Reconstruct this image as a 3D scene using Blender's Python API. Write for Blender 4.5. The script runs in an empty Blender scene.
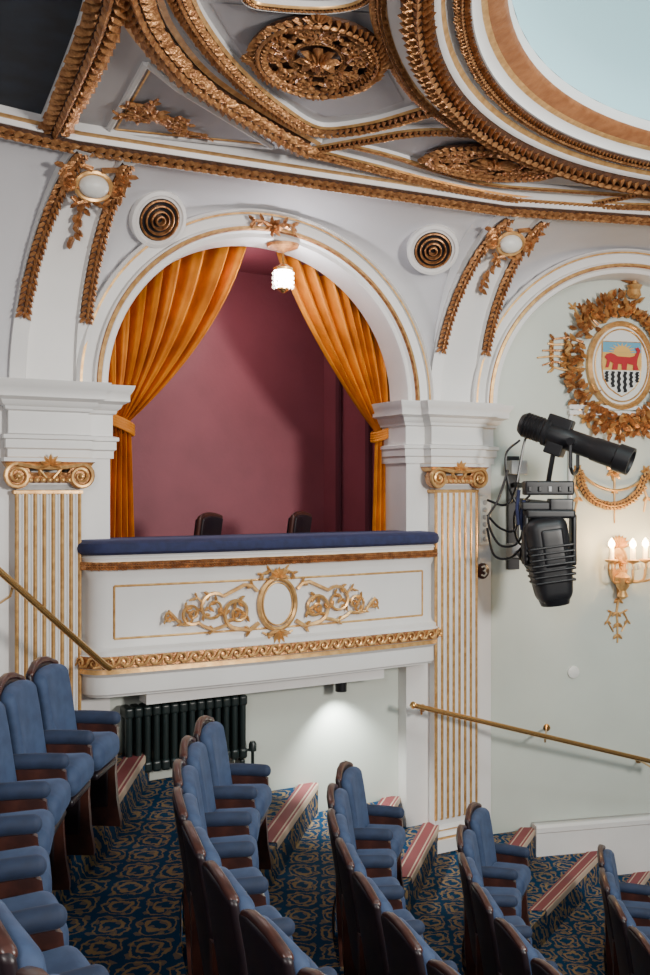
import bpy, math, random
from mathutils import Vector, Matrix
random.seed(7)
ZS=3.9   # height of the eye above the lowest datum
F0=950.0
V=Vector
pi=math.pi
# ------------------------------------------------------------------ materials
def mat(name,col,rough=.6,metal=0.,var=0.,vscale=8.,bump=0.,bscale=40.,emit=None,estr=0.,sheen=0.,col2=None,spec=None):
    m=bpy.data.materials.new(name); m.use_nodes=True
    nt=m.node_tree; b=nt.nodes['Principled BSDF']
    b.inputs['Base Color'].default_value=(*col,1); b.inputs['Roughness'].default_value=rough
    b.inputs['Metallic'].default_value=metal
    if spec is not None: b.inputs['Specular IOR Level'].default_value=spec
    if sheen: 
        b.inputs['Sheen Weight'].default_value=sheen
        b.inputs['Sheen Roughness'].default_value=.4
        b.inputs['Sheen Tint'].default_value=(*[min(1,c*2+.1) for c in col],1)
    if emit: b.inputs['Emission Color'].default_value=(*emit,1); b.inputs['Emission Strength'].default_value=estr
    tc=nt.nodes.new('ShaderNodeTexCoord')
    if var or col2:
        n=nt.nodes.new('ShaderNodeTexNoise'); n.inputs['Scale'].default_value=vscale; n.inputs['Detail'].default_value=4
        nt.links.new(tc.outputs['Object'],n.inputs['Vector'])
        mx=nt.nodes.new('ShaderNodeMix'); mx.data_type='RGBA'
        c2=col2 if col2 else tuple(c*(1-var) for c in col)
        mx.inputs['A'].default_value=(*col,1); mx.inputs['B'].default_value=(*c2,1)
        r=nt.nodes.new('ShaderNodeMapRange'); r.inputs['From Min'].default_value=.35; r.inputs['From Max'].default_value=.65
        nt.links.new(n.outputs['Fac'],r.inputs['Value']); nt.links.new(r.outputs['Result'],mx.inputs['Factor'])
        nt.links.new(mx.outputs['Result'],b.inputs['Base Color'])
    if bump:
        n2=nt.nodes.new('ShaderNodeTexNoise'); n2.inputs['Scale'].default_value=bscale; n2.inputs['Detail'].default_value=3
        nt.links.new(tc.outputs['Object'],n2.inputs['Vector'])
        bp=nt.nodes.new('ShaderNodeBump'); bp.inputs['Strength'].default_value=bump; bp.inputs['Distance'].default_value=.01
        nt.links.new(n2.outputs['Fac'],bp.inputs['Height']); nt.links.new(bp.outputs['Normal'],b.inputs['Normal'])
    return m
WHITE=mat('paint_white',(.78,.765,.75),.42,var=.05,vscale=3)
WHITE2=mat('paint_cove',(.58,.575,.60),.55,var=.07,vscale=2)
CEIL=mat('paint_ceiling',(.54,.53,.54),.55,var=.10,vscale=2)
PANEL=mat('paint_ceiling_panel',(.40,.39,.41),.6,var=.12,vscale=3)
GREEN=mat('paint_sage',(.60,.645,.58),.45,var=.06,vscale=2)
GOLD=mat('gilding_bronze',(.62,.30,.115),.32,metal=.55,col2=(.28,.11,.04),vscale=26,bump=.6,bscale=60)
GOLDB=mat('gilding_bright',(.82,.50,.20),.32,metal=.5,col2=(.58,.31,.11),vscale=20)
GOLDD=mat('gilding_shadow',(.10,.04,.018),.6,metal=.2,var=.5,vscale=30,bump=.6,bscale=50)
COPPER=mat('copper_ring',(.42,.17,.065),.5,metal=.2,col2=(.30,.11,.04),vscale=14,bump=.6,bscale=24)
DOME=mat('dome_blue',(.44,.72,.80),.7)
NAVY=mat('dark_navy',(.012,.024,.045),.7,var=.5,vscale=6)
VELB=mat('velvet_navy',(.018,.024,.085),.8,var=.3,vscale=20,sheen=.3)
SEATB=mat('seat_velvet_blue',(.042,.072,.150),.75,col2=(.026,.046,.105),vscale=14,sheen=.4)
SEATD=mat('arm_velvet_blue',(.020,.034,.078),.75,var=.3,vscale=14,sheen=.3)
WOOD=mat('mahogany',(.075,.026,.019),.32,col2=(.035,.014,.012),vscale=12)
WOODD=mat('dark_wood',(.020,.011,.014),.4,col2=(.012,.008,.012),vscale=12)
MAUVE=mat('mauve_wall',(.25,.060,.082),.6,var=.14,vscale=2.5,bump=.15,bscale=30)
MAUVED=mat('mauve_dark',(.10,.025,.038),.7)
CURT=mat('curtain_gold_velvet',(.74,.25,.004),.65,col2=(.50,.145,.002),vscale=5,sheen=.12)
BLACK=mat('black_metal',(.008,.008,.010),.35)
BLACK2=mat('black_plastic',(.012,.012,.014),.42)
IRON=mat('radiator_green_black',(.012,.02,.02),.35)
BRASS=mat('brass',(.78,.46,.17),.2,metal=.9)
GREY=mat('grey_metal',(.45,.45,.45),.4)
LENS=mat('lens',(.05,.05,.12),.1)
RED=mat('heraldic_red',(.42,.006,.012),.6)
SKYB=mat('heraldic_blue',(.12,.35,.50),.6)
HGOLD=mat('heraldic_gold',(.72,.42,.10),.5)
PURE=mat('enamel_white',(.76,.76,.72),.4)
MAROON=mat('nosing_maroon',(.22,.045,.05),.7)
CREAM=mat('nosing_cream',(.50,.38,.29),.7)
LAMP=mat('lamp_glass',(.9,.95,1),.2,emit=(.88,.93,1),estr=30)
BULB=mat('bulb_glass',(1,.8,.5),.2,emit=(1,.72,.38),estr=45)
CANDLE=mat('candle_tube',(.85,.75,.55),.5,emit=(1,.7,.35),estr=.8)
CRYS=mat('crystal',(.9,.8,.6),.1,spec=1.)
def carpet():
    m=bpy.data.materials.new('carpet_pattern'); m.use_nodes=True; nt=m.node_tree; N=nt.nodes; L=nt.links
    b=N['Principled BSDF']; b.inputs['Roughness'].default_value=.9; b.inputs['Specular IOR Level'].default_value=.1
    tc=N.new('ShaderNodeTexCoord')
    nz=N.new('ShaderNodeTexNoise'); nz.inputs['Scale'].default_value=16; nz.inputs['Detail'].default_value=3; L.new(tc.outputs['Object'],nz.inputs['Vector'])
    ad=N.new('ShaderNodeVectorMath'); ad.operation='MULTIPLY_ADD'
    L.new(nz.outputs['Color'],ad.inputs[0]); ad.inputs[1].default_value=(.07,.07,.07); L.new(tc.outputs['Object'],ad.inputs[2])
    sp=N.new('ShaderNodeSeparateXYZ'); L.new(ad.outputs[0],sp.inputs[0])
    def M(op,a,bb=None,c=None):
        n=N.new('ShaderNodeMath'); n.operation=op
        for i,x in enumerate((a,bb,c)):
            if x is None: continue
            if isinstance(x,(int,float)): n.inputs[i].default_value=x
            else: L.new(x,n.inputs[i])
        return n.outputs[0]
    k=2*pi/.44
    yz=M('ADD',sp.outputs[1],sp.outputs[2])
    sx=M('SINE',M('MULTIPLY',sp.outputs[0],k)); sy=M('SINE',M('MULTIPLY',yz,k))
    v=M('MULTIPLY',sx,sy)
    r1=M('LESS_THAN',M('ABSOLUTE',M('SUBTRACT',M('ABSOLUTE',v),.28)),.055)
    r2=M('LESS_THAN',M('ABSOLUTE',M('SUBTRACT',M('ABSOLUTE',v),.70)),.09)
    sx3=M('SINE',M('MULTIPLY',sp.outputs[0],k*4)); sy3=M('SINE',M('MULTIPLY',yz,k*4))
    r3=M('GREATER_THAN',M('MULTIPLY',sx3,sy3),.50)
    g=M('MAXIMUM',M('MAXIMUM',r1,r2),M('MULTIPLY',r3,.6))
    mx=N.new('ShaderNodeMix'); mx.data_type='RGBA'
    mx.inputs['A'].default_value=(.006,.042,.105,1); mx.inputs['B'].default_value=(.40,.25,.09,1)
    L.new(M('MULTIPLY',g,.72),mx.inputs['Factor']); L.new(mx.outputs['Result'],b.inputs['Base Color'])
    return m
CARPET=carpet()
# ------------------------------------------------------------------ mesh builder
class MB:
    def __init__(s): s.v=[]; s.f=[]; s.m=[]; s.mats=[]
    def mi(s,m):
        if m not in s.mats: s.mats.append(m)
        return s.mats.index(m)
    def add(s,vs,fs,m):
        o=len(s.v); s.v.extend([tuple(x) for x in vs]); k=s.mi(m)
        for f in fs: s.f.append([i+o for i in f]); s.m.append(k)
    def loft(s,grid,m,closed=False):
        o=len(s.v); n=len(grid[0])
        for row in grid: s.v.extend([tuple(p) for p in row])
        for i in range(len(grid)-1):
            for j in range(n if closed else n-1):
                j2=(j+1)%n
                s.f.append([o+i*n+j,o+i*n+j2,o+(i+1)*n+j2,o+(i+1)*n+j])
                s.m.append(s.mi(m[j] if isinstance(m,(list,tuple)) else m))
    def poly(s,pts,m): s.add(pts,[list(range(len(pts)))],m)
    def obj(s,name,parent=None,sharp=35,merge=True):
        me=bpy.data.meshes.new(name); me.from_pydata(s.v,[],s.f)
        for m in s.mats: me.materials.append(m)
        me.polygons.foreach_set('material_index',s.m)
        if merge:
            import bmesh
            bm=bmesh.new(); bm.from_mesh(me); bmesh.ops.remove_doubles(bm,verts=bm.verts,dist=2e-5)
            bmesh.ops.recalc_face_normals(bm,faces=bm.faces); bm.to_mesh(me); bm.free()
        me.polygons.foreach_set('use_smooth',[True]*len(me.polygons))
        me.set_sharp_from_angle(angle=math.radians(sharp)); me.update()
        o=bpy.data.objects.new(name,me); bpy.context.scene.collection.objects.link(o)
        if parent: o.parent=parent
        return o
def empty(name,loc=(0,0,0)):
    e=bpy.data.objects.new(name,None); e.location=loc; e.empty_display_size=.1
    bpy.context.scene.collection.objects.link(e); return e
def rbox(mb,c,h,r,m,fn=None):
    r=min(r,min(h)*.999)
    def co(H):
        i=H-r; a=[i+r*t for t in (1,.55,.2,0)]
        return [-x for x in a]+([-i*.5,0,i*.5] if i>1e-4 else [])+a[::-1]
    C=[co(H) for H in h]; c=V(c)
    for ax in range(3):
        a1,a2=(ax+1)%3,(ax+2)%3
        for sg in (-1,1):
            g=[]
            for p in C[a1]:
                row=[]
                for q in C[a2]:
                    x=[0,0,0]; x[ax]=sg*h[ax]; x[a1]=p; x[a2]=q
                    inn=V([max(-(h[k]-r),min(h[k]-r,x[k])) for k in range(3)])
                    d=V(x)-inn
                    pt=inn+d.normalized()*r if d.length>1e-9 else V(x)
                    pt=pt+c
                    row.append(fn(pt) if fn else pt)
                g.append(row)
            mb.loft(g,m)
def box(mb,a,b,m,fn=None):
    (x0,y0,z0),(x1,y1,z1)=a,b
    vs=[V(p) for p in ((x0,y0,z0),(x1,y0,z0),(x1,y1,z0),(x0,y1,z0),(x0,y0,z1),(x1,y0,z1),(x1,y1,z1),(x0,y1,z1))]
    if fn: vs=[fn(p) for p in vs]
    mb.add(vs,[(0,1,2,3),(4,5,6,7),(0,1,5,4),(1,2,6,5),(2,3,7,6),(3,0,4,7)],m)
def tube(mb,pts,r,m,n=6,cap=True):
    pts=[V(p) for p in pts]; N=len(pts); R=r if isinstance(r,(list,tuple)) else [r]*N
    up=None; g=[]
    for i,p in enumerate(pts):
        t=(pts[min(i+1,N-1)]-pts[max(i-1,0)]).normalized()
        if up is None: up=t.orthogonal().normalized()
        up=(up-t*up.dot(t)); up=up.normalized() if up.length>1e-6 else t.orthogonal().normalized()
        b=t.cross(up)
        g.append([p+(up*math.cos(2*pi*k/n)+b*math.sin(2*pi*k/n))*R[i] for k in range(n)])
    mb.loft(g,m,closed=True)
    if cap: mb.poly(g[0],m); mb.poly(g[-1],m)
def lathe(mb,O,ax,prof,m,n=16):
    O=V(O); ax=V(ax).normalized(); u=ax.orthogonal().normalized(); w=ax.cross(u)
    g=[[O+ax*t+(u*math.cos(2*pi*k/n)+w*math.sin(2*pi*k/n))*max(r,1e-4) for k in range(n)] for t,r in prof]
    mb.loft(g,m,closed=True)
    mb.poly(g[0],m if not isinstance(m,(list,tuple)) else m[0]); mb.poly(g[-1],m if not isinstance(m,(list,tuple)) else m[-1])
def leaf(mb,p,d,nrm,L,w,h,m=None):
    m=m or GOLD; d=V(d).normalized(); nrm=V(nrm); s=d.cross(nrm).normalized()
    a=p+d*L*.3; b=p+d*L*.72
    vs=[p,a-s*w*.46,a+nrm*h,a+s*w*.46,b-s*w*.40,b+nrm*h*.85,b+s*w*.40,p+d*L+nrm*h*.45]
    mb.add(vs,[(0,1,2),(0,2,3),(1,4,5,2),(2,5,6,3),(4,7,5),(5,7,6)],m)
def resample(pts,step,closed=False):
    pts=[V(p) for p in pts]
    if closed: pts=pts+[pts[0]]
    out=[];acc=0;nx=0
    for a,b in zip(pts,pts[1:]):
        l=(b-a).length
        if l<1e-9: continue
        while nx<=acc+l+1e-9:
            out.append((a.lerp(b,(nx-acc)/l),(b-a).normalized())); nx+=step
        acc+=l
    return out
def catmull(P,n=8):
    P=[V(p) for p in P]; Q=[P[0]*2-P[1]]+P+[P[-1]*2-P[-2]]; out=[]
    for i in range(1,len(Q)-2):
        a,b,c,d=Q[i-1:i+3]
        for k in range(n):
            t=k/n
            out.append(.5*((2*b)+(c-a)*t+(2*a-5*b+4*c-d)*t*t+(3*b-a-3*c+d)*t**3))
    out.append(P[-1]); return out
def leafband(mb,pts,w,nrm,closed=False,m=None,base=True,rev=False,dens=1.):
    """gilded laurel roll: half-round core with overlapping leaves"""
    rs=resample(pts,w*.42/dens,closed)
    if closed: rs=rs+[rs[0]]
    g=[]
    for p,t in rs:
        N=nrm(p) if callable(nrm) else V(nrm)
        s=t.cross(N).normalized()
        g.append([p+s*w*.45*math.cos(a)+N*w*.24*math.sin(a) for a in (0,pi/4,pi/2,3*pi/4,pi)])
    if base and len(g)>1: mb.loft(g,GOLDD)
    for i,(p,t) in enumerate(rs):
        N=nrm(p) if callable(nrm) else V(nrm)
        if rev: t=-t
        s=t.cross(N).normalized()
        j=random.uniform(.88,1.12)
        for sd in (-1,1):
            leaf(mb,p+s*sd*w*.05+N*w*.14,t*.8+s*sd*.75,N,w*.70*j,w*.33,w*.24,m)
        leaf(mb,p+N*w*.26,t+N*.15,N,w*.52,w*.26,w*.17,m)
class Plane:
    def __init__(s,O,U,Vv,N): s.O=V(O); s.U=V(U); s.V=V(Vv); s.N=V(N).normalized()
    def at(s,u,v,h=0): return s.O+s.U*u+s.V*v+s.N*h
def spiral(c,r0,r1,a0,turns,n=26):
    return [(c[0]+(r0+(r1-r0)*k/n)*math.cos(a0+turns*2*pi*k/n),c[1]+(r0+(r1-r0)*k/n)*math.sin(a0+turns*2*pi*k/n)) for k in range(n+1)]
def vine(mb,P,uv,r,m=None,leaves=True,ls=1.,every=3,h=None):
    m=m or GOLD
    pts=[P.at(u,v,(h or r)*.8) for u,v in uv]; n=len(pts)
    tube(mb,pts,[r*(1-.55*i/n) for i in range(n)],m,5)
    if leaves:
        for i in range(1,n-1,every):
            t=(pts[min(i+1,n-1)]-pts[i-1]).normalized(); s=t.cross(P.N).normalized()
            for sd in (-1,1):
                leaf(mb,pts[i],t*.8+s*sd*.8,P.N,r*3.9*ls,r*2.0*ls,r*1.2,m)
def rosette(mb,P,c,r,n,h,m=None,wr=1.):
    m=m or GOLD
    for ring,(rr,hh) in enumerate(((1,.5),(.66,.8),(.38,1.))):
        for k in range(n):
            a=2*pi*(k+.5*ring)/n
            p=P.at(c[0],c[1],h*hh*.4); q=P.at(c[0]+r*rr*math.cos(a),c[1]+r*rr*math.sin(a),h*hh*.4)
            d=q-p; leaf(mb,p+d*.15,d,P.N,d.length*.9,d.length*2.2/n*wr*1.4,h*.6,m)
    o=P.at(c[0],c[1],h*.5); rr=r*.14*P.U.length
    lathe(mb,o,P.N,[(0,rr),(rr*.7,rr*.8),(rr*1.1,.01)],m,8)
# ------------------------------------------------------------------ room frames
class Frame:
    def __init__(s,O,deg):
        a=math.radians(deg); s.O=V((O[0],O[1],0)); s.t=V((math.cos(a),math.sin(a),0)); s.n=V((math.sin(a),-math.cos(a),0))
    def W(s,q,d,z): return s.O+s.t*q+s.n*d+V((0,0,z))
    def S(s,px,py,d):   # survey: bearing/elevation read from the photo -> wall coordinates
        r=(px-325)/F0; b=s.O+s.n*d
        q=(r*b.y-b.x)/(s.t.x-r*s.t.y); Y=b.y+s.t.y*q
        return q,(487.5-py)/F0*Y
    def P(s,px,py,d):
        q,z=s.S(px,py,d); return Plane(s.W(q,d,z),s.t,V((0,0,1)),s.n)
F1=Frame((-1.853,6.4),28.5)
J=F1.W(3.295,0,0); K=F1.W(-.03,0,0)
F2=Frame(J,12.4); FB=Frame(K,37)
FJ=Frame(J,20.45); FK=Frame(K,32.5)
F1.cd=(.64,.84); F2.cd=(.84,.84); FB.cd=(.64,.64)
CEN=1.632; ZSP=.70; A=1.47; B=1.38; CZ=2.12; ZC=2.20
AI,BI=1.235,1.17
def cdp(F,s): a,b=F.cd; return a+(b-a)*min(1,max(0,s/3.295))
def zarch(x,A_=A,B_=B): return ZSP+(B_*math.sqrt(max(0,1-(x/A_)**2)) if abs(x)<A_ else 0)
def covept(F,c,s,th,arch=True):
    za=zarch(s-c) if arch else ZSP
    d=cdp(F,s)*(1-math.cos(th)); z=za+(CZ-za)*math.sin(th)
    return F.W(s,d,z)
def bay(F,c,name,s_lo,s_hi,back):
    mb=MB()
    ss=[s_lo]+[c-A*1.0001]+[c-A*math.cos(pi*k/48) for k in range(1,48)]+[c+A*1.0001]+[s_hi]
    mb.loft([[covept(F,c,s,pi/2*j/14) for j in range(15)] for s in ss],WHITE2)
    prof=[(0,0),(.0,.055),(.08,.07),(.12,.05),(.19,.05),(.20,.03),(.50,.015),(.54,.045),(.60,.05),(.62,.065),(.72,.07),(.76,.045),(.82,.02),(.97,.02),(1,.0),(1,-abs(back))]
    ms=[WHITE,WHITE,WHITE,GOLDB,WHITE,WHITE,WHITE,WHITE,GOLD,GOLDB,GOLD,WHITE,WHITE,WHITE,WHITE]
    g=[]
    for k in range(73):
        a=pi*k/72
        g.append([F.W(c-(A+(AI-A)*t)*math.cos(a),d,ZSP+(B+(BI-B)*t)*math.sin(a)) for t,d in prof])
    mb.loft(g,ms)
    return mb.obj(name)
bay(F1,CEN,'wall_box_arch',-.05,3.32,-.25)
bay(F2,1.663,'wall_side_arch',-.02,3.345,-.25)
mb=MB()
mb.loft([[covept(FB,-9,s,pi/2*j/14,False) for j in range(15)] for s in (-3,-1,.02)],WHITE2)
mb.loft([[FB.W(s,0,z) for z in (-4,.75)] for s in (-3,.02)],WHITE)
mb.obj('wall_left')
mb=MB(); mb.loft([[F1.W(s,-.12,z) for z in (-4,-1.25)] for s in (.2,3.0)],GREEN); mb.obj('wall_under_box')
mb=MB(); mb.loft([[F2.W(s,-.25,z) for z in (-4.3,2.12)] for s in (.05,4.6)],GREEN); mb.obj('wall_right')
# ---- piers
def offset_path(P,off):
    out=[]
    for i,p in enumerate(P):
        o_=off[i] if isinstance(off,list) else off
        ds=[]
        if i>0: ds.append((V(P[i])-V(P[i-1])).normalized())
        if i<len(P)-1: ds.append((V(P[i+1])-V(P[i])).normalized())
        ns=[V((-d.y,d.x)) for d in ds]
        n=ns[0] if len(ns)==1 else (ns[0]+ns[1])/(1+ns[0].dot(ns[1]))
        out.append(V(p)+n*o_)
    return out
def mould(mb,F,path,prof,ms):
    cols=[offset_path([V(p) for p in path],o) for o,z in prof]
    mb.loft([[F.W(cols[j][i].x,cols[j][i].y,prof[j][1]) for j in range(len(prof))] for i in range(len(path))],ms)
def pier(F,sc,name,zb,hl=.43,hr=.44):
    root=empty(name,F.W(sc,0,zb)); 
    def done(mb,n):
        o=mb.obj(n,root); o.matrix_parent_inverse=Matrix.Translation(-root.location); return o
    pw=.205
    path=[(sc-hl,-.35),(sc-hl,0),(sc-pw-.04,0),(sc-pw-.04,.10),(sc+pw+.04,.10),(sc+pw+.04,0),(sc+hr,0),(sc+hr,-.35)]
    mb=MB(); body=[(sc-hl,-.35),(sc-hl,0),(sc+hr,0),(sc+hr,-.35)]
    mb.loft([[F.W(x,y,z) for z in (zb-1,.25)] for x,y in body],WHITE); done(mb,'pier_body')
    mb=MB()
    prof=[(.0,.2),(.02,.2),(.02,.25),(.035,.26),(.035,.315),(.05,.32),(.05,.345),(.015,.355),(.015,.50),(.035,.51),(.04,.53),(.06,.545),(.07,.57),(.10,.585),(.11,.59),(.11,.635),(.12,.65),(.135,.68),(.14,.70),(-.02,.715)]
    mould(mb,F,path,prof,WHITE)
    mb.poly([F.W(x,y,.714) for x,y in path],WHITE)
    mb.poly([F.W(x,y,.2) for x,y in path],WHITE)
    done(mb,'entablature')
    mb=MB(); x0,x1=sc-pw,sc+pw; d=.09
    mb.loft([[F.W(x,y,z) for z in (zb+.2,.02)] for x,y in ((x0,0),(x0,d),(x1,d),(x1,0))],WHITE)
    nf=7; w=(x1-x0)/nf
    for i in range(nf):
        c=x0+w*(i+.5)
        fl=[(c-w*.30,d+.001),(c-w*.26,d+.014),(c-w*.12,d+.014),(c,d+.004),(c+w*.12,d+.014),(c+w*.26,d+.014),(c+w*.30,d+.001)]
        mb.loft([[F.W(x,y,z) for z in (zb+.27,-.02)] for x,y in fl],WHITE)
        for sx in (-.5,.5):
            tube(mb,[F.W(c+w*sx,d+.008,zb+.26),F.W(c+w*sx,d+.008,-.03)],w*.23,GOLDB,6)
    done(mb,'fluted_pilaster')
    mb=MB() # base
    bp=[(x0,0),(x0,d),(x1,d),(x1,0)]
    mould(mb,F,bp,[(.05,zb),(.05,zb+.1),(.035,zb+.105),(.045,zb+.13),(.03,zb+.155),(.015,zb+.165),(.03,zb+.185),(.02,zb+.2),(0,zb+.215)],[WHITE,WHITE,GOLDB,WHITE,WHITE,GOLDB,WHITE,WHITE])
    done(mb,'pilaster_base')
    mb=MB() # ionic capital
    P=Plane(F.W(sc,d,0),F.t,V((0,0,1)),F.n)
    mould(mb,F,bp,[(.0,-.05),(.02,-.04),(.02,-.02),(.0,-.015),(.0,.03),(.03,.05),(.045,.10)],[GOLDB,GOLDB,GOLDB,WHITE,GOLD,GOLD])
    mould(mb,F,[(x0-.02,0),(x0-.02,d),(x1+.02,d),(x1+.02,0)],[(.0,.12),(.045,.135),(.06,.16),(.07,.17),(.07,.195),(.0,.205)],[GOLDB,GOLDB,GOLD,WHITE,GOLDB])
    for sg in (-1,1):
        c=(sg*(pw+.0),.075)
        sp=spiral(c,.085,.012,pi/2,-sg*2.1,34)
        pts=[P.at(u,v,.055) for u,v in sp]; tube(mb,pts,[.016*(1-.5*i/34) for i in range(35)],GOLDB,6)
        lathe(mb,P.at(c[0],c[1],-.03),F.n,[(0,.08),(.07,.085),(.075,.06)],GOLD,18)
        lathe(mb,P.at(c[0],c[1],.04),F.n,[(0,.02),(.04,.018),(.05,.005)],GOLDB,10)
        vine(mb,P,[(sg*.14,.15),(sg*.07,.12),(sg*.02,.06)],.012,GOLDB,every=1,h=.06)
    tube(mb,[P.at(-pw,.155,.055),P.at(-.1,.135,.06),P.at(0,.13,.06),P.at(.1,.135,.06),P.at(pw,.155,.055)],.016,GOLDB)
    for k in range(7):
        a=pi*(k/6); leaf(mb,P.at(0,.15,.07),F.t*math.cos(a)+V((0,0,math.sin(a)*1.1-.3)),F.n,.075,.03,.03,GOLDB)
    for k in range(7): 
        lathe(mb,P.at((k-3)*.042,.05,.03),F.n,[(0,.02),(.02,.017),(.03,.004)],GOLDB,8)
    done(mb,'ionic_capital')
    return root
pier(F1,-.03,'pilaster_pier',-1.85)
pier(F1,3.295,'pilaster_pier',-2.99)
pier(F2,3.34,'pilaster_pier',-3.45)
# ---- coved ribs with laurel straps and cartouche
def rib(F,sc,sh,CDr,name):
    root=empty(name,F.W(sc,0,ZSP)); inv=Matrix.Translation(-root.location)
    mb=MB(); L=[];R=[];g=[]
    def pt(s,th,l): 
        d=CDr*(1-math.cos(th)); z=ZSP+(CZ-ZSP)*math.sin(th)
        return F.W(s+sh*(math.sin(th)**2),d+l*math.cos(th*.9),z-l*math.sin(th*.9))
    for k in range(19):
        th=pi/2*k/18*.97; w=.44-.14*(k/18)**1.2
        g.append([pt(sc-w/2-.05,th,-.06),pt(sc-w/2-.05,th,.05),pt(sc-w/2+.05,th,.06),pt(sc-w/2+.06,th,.03),pt(sc+w/2-.06,th,.03),pt(sc+w/2-.05,th,.06),pt(sc+w/2+.05,th,.05),pt(sc+w/2+.05,th,-.06)])
        if k>=4: L.append(pt(sc-w/2,th,.06)); R.append(pt(sc+w/2,th,.06))
    mb.loft(g,WHITE); o=mb.obj('rib',root); o.matrix_parent_inverse=inv
    mb=MB()
    def nn(p):
        z=min(1,max(0,(p.z-ZSP)/(CZ-ZSP))); th=math.asin(z)
        return (F.n*math.cos(th)-V((0,0,1))*math.sin(th)).normalized()
    for q in (L,R): leafband(mb,q,.095,nn,rev=True)
    o=mb.obj('laurel_straps',root); o.matrix_parent_inverse=inv
    mb=MB(); th=1.18; c=pt(sc,th,.10); N=nn(c); N=(N*.7+F.n*.5).normalized(); U=F.t; Vv=N.cross(U)*-1
    if Vv.z<0: Vv=-Vv
    P=Plane(c,U,Vv,N)
    g=[[P.at(.10*rr*math.cos(a),.075*rr*math.sin(a),hh) for a in [2*pi*k/20 for k in range(20)]] for rr,hh in ((1.,0),(.95,.03),(.7,.055),(.35,.068),(.01,.07))]
    mb.loft(g,PURE,closed=True)
    ring=[P.at(.115*math.cos(2*pi*k/24),.09*math.sin(2*pi*k/24),.01) for k in range(24)]
    tube(mb,ring+[ring[0]],.016,GOLDB,6)
    for sg in (-1,1):
        vine(mb,P,spiral((sg*.15,.0),.06,.012,pi/2,-sg*1.4,20),.017,GOLD,every=4)
        vine(mb,P,[(sg*.02,-.10),(sg*.08,-.12),(sg*.13,-.09)],.016,GOLD,every=1)
        vine(mb,P,[(sg*.03,.11),(sg*.12,.13),(sg*.20,.10),(sg*.23,.04)],.02,GOLD,every=1)
    for k in range(14):
        p=pt(sc,max(.3,th-.12-.024*k),.06)
        leaf(mb,p+F.t*random.uniform(-.02,.02),V((random.uniform(-.8,.8),0,-1)),F.n,.07,.045,.03,GOLD)
    o=mb.obj('cartouche',root); o.matrix_parent_inverse=inv
rib(FJ,.06,.19,.88,'coved_rib_ornament'); rib(FK,.02,.17,.70,'coved_rib_ornament')
# ---- cornice
line=[K-FB.t*3,K,J,J+F2.t*4.7]; cds=[.64,.64,.84,.84]
def cornice_path(off):
    P=[V((p.x,p.y)) for p in line]; return offset_path(P,[-(off+c) for c in cds])
mb=MB()
prof=[(-.16,CZ+.01),(-.13,CZ-.03),(-.08,CZ-.04),(-.07,CZ-.01),(+.05,CZ-.0),(+.06,CZ+.03),(+.10,CZ+.04),(+.13,ZC),(+.14,ZC+.02)]
cols=[cornice_path(o) for o,z in prof]
mb.loft([[V((cols[j][i].x,cols[j][i].y,prof[j][1])) for j in range(len(prof))] for i in range(4)],[GOLDB,WHITE,WHITE,WHITE,WHITE,GOLDB,WHITE,WHITE])
def dense(P):
    out=[]
    for a,b in zip(P,P[1:]): out+= [a.lerp(b,k/10) for k in range(10)]
    return out+[P[-1]]
leafband(mb,dense([V((p.x,p.y,CZ-.005)) for p in cornice_path(-.01)]),.135,V((0,0,-1)))
mb.obj('trim_cornice')
# ---- ceiling
DC=V((3.48,3.92,0))
mb=MB()
n=96
def inside(p):
    for F in (F1,F2,FB):
        r=p-F.O; dd=r.dot(F.n)
        if dd<.30:
            if F is F1: p=p+F.n*(.30-dd)
            elif F is F2 and r.dot(F.t)>0: p=p+F.n*(.30-dd)
            elif F is FB and r.dot(F.t)<0: p=p+F.n*(.30-dd)
    return p
g=[]
for k in range(n):
    a=2*pi*k/n; d=V((math.cos(a),math.sin(a),0))
    g.append([inside(DC+d*r+V((0,0,ZC))) for r in (3.19,3.5,4.0,4.8,5.6,6.6)])
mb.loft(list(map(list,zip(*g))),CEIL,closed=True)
mb.obj('ceiling')
mb=MB()
ring=[(3.24,2.20),(3.22,2.165),(3.16,2.16),(3.01,2.16),(2.98,2.18),(2.96,2.205),(2.94,2.215),(2.93,2.225),(2.84,2.225),(2.83,2.25),(2.80,2.27),(2.77,2.285),(2.70,2.315),(2.68,2.34),(2.67,2.40)]
rm=[WHITE,WHITE,GOLDD,WHITE,GOLDB,WHITE,WHITE,WHITE,WHITE,WHITE,GOLDB,COPPER,COPPER,WHITE]
g=[]
for k in range(129):
    a=2*pi*k/128; d=V((math.cos(a),math.sin(a),0)); g.append([DC+d*r+V((0,0,z)) for r,z in ring])
mb.loft(g,rm)
def circ(r,z,n=200): return [DC+V((r*math.cos(2*pi*k/n),r*math.sin(2*pi*k/n),z)) for k in range(n)]
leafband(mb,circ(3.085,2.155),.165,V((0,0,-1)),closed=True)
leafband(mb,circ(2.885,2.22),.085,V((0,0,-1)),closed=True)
mb.obj('trim_dome_ring')
mb=MB()
g=[]
for k in range(65):
    a=2*pi*k/64; d=V((math.cos(a),math.sin(a),0)); g.append([DC+d*(2.67*math.cos(t))+V((0,0,2.40+.9*math.sin(t))) for t in [pi/2*j/12*.999 for j in range(13)]])
mb.loft(g,DOME); mb.obj('ceiling_dome')
def PC(px,py,z=ZC):
    Y=F0*z/(487.5-py); return V(((px-325)/F0*Y,Y,z))
DN=V((0,0,-1))
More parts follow.
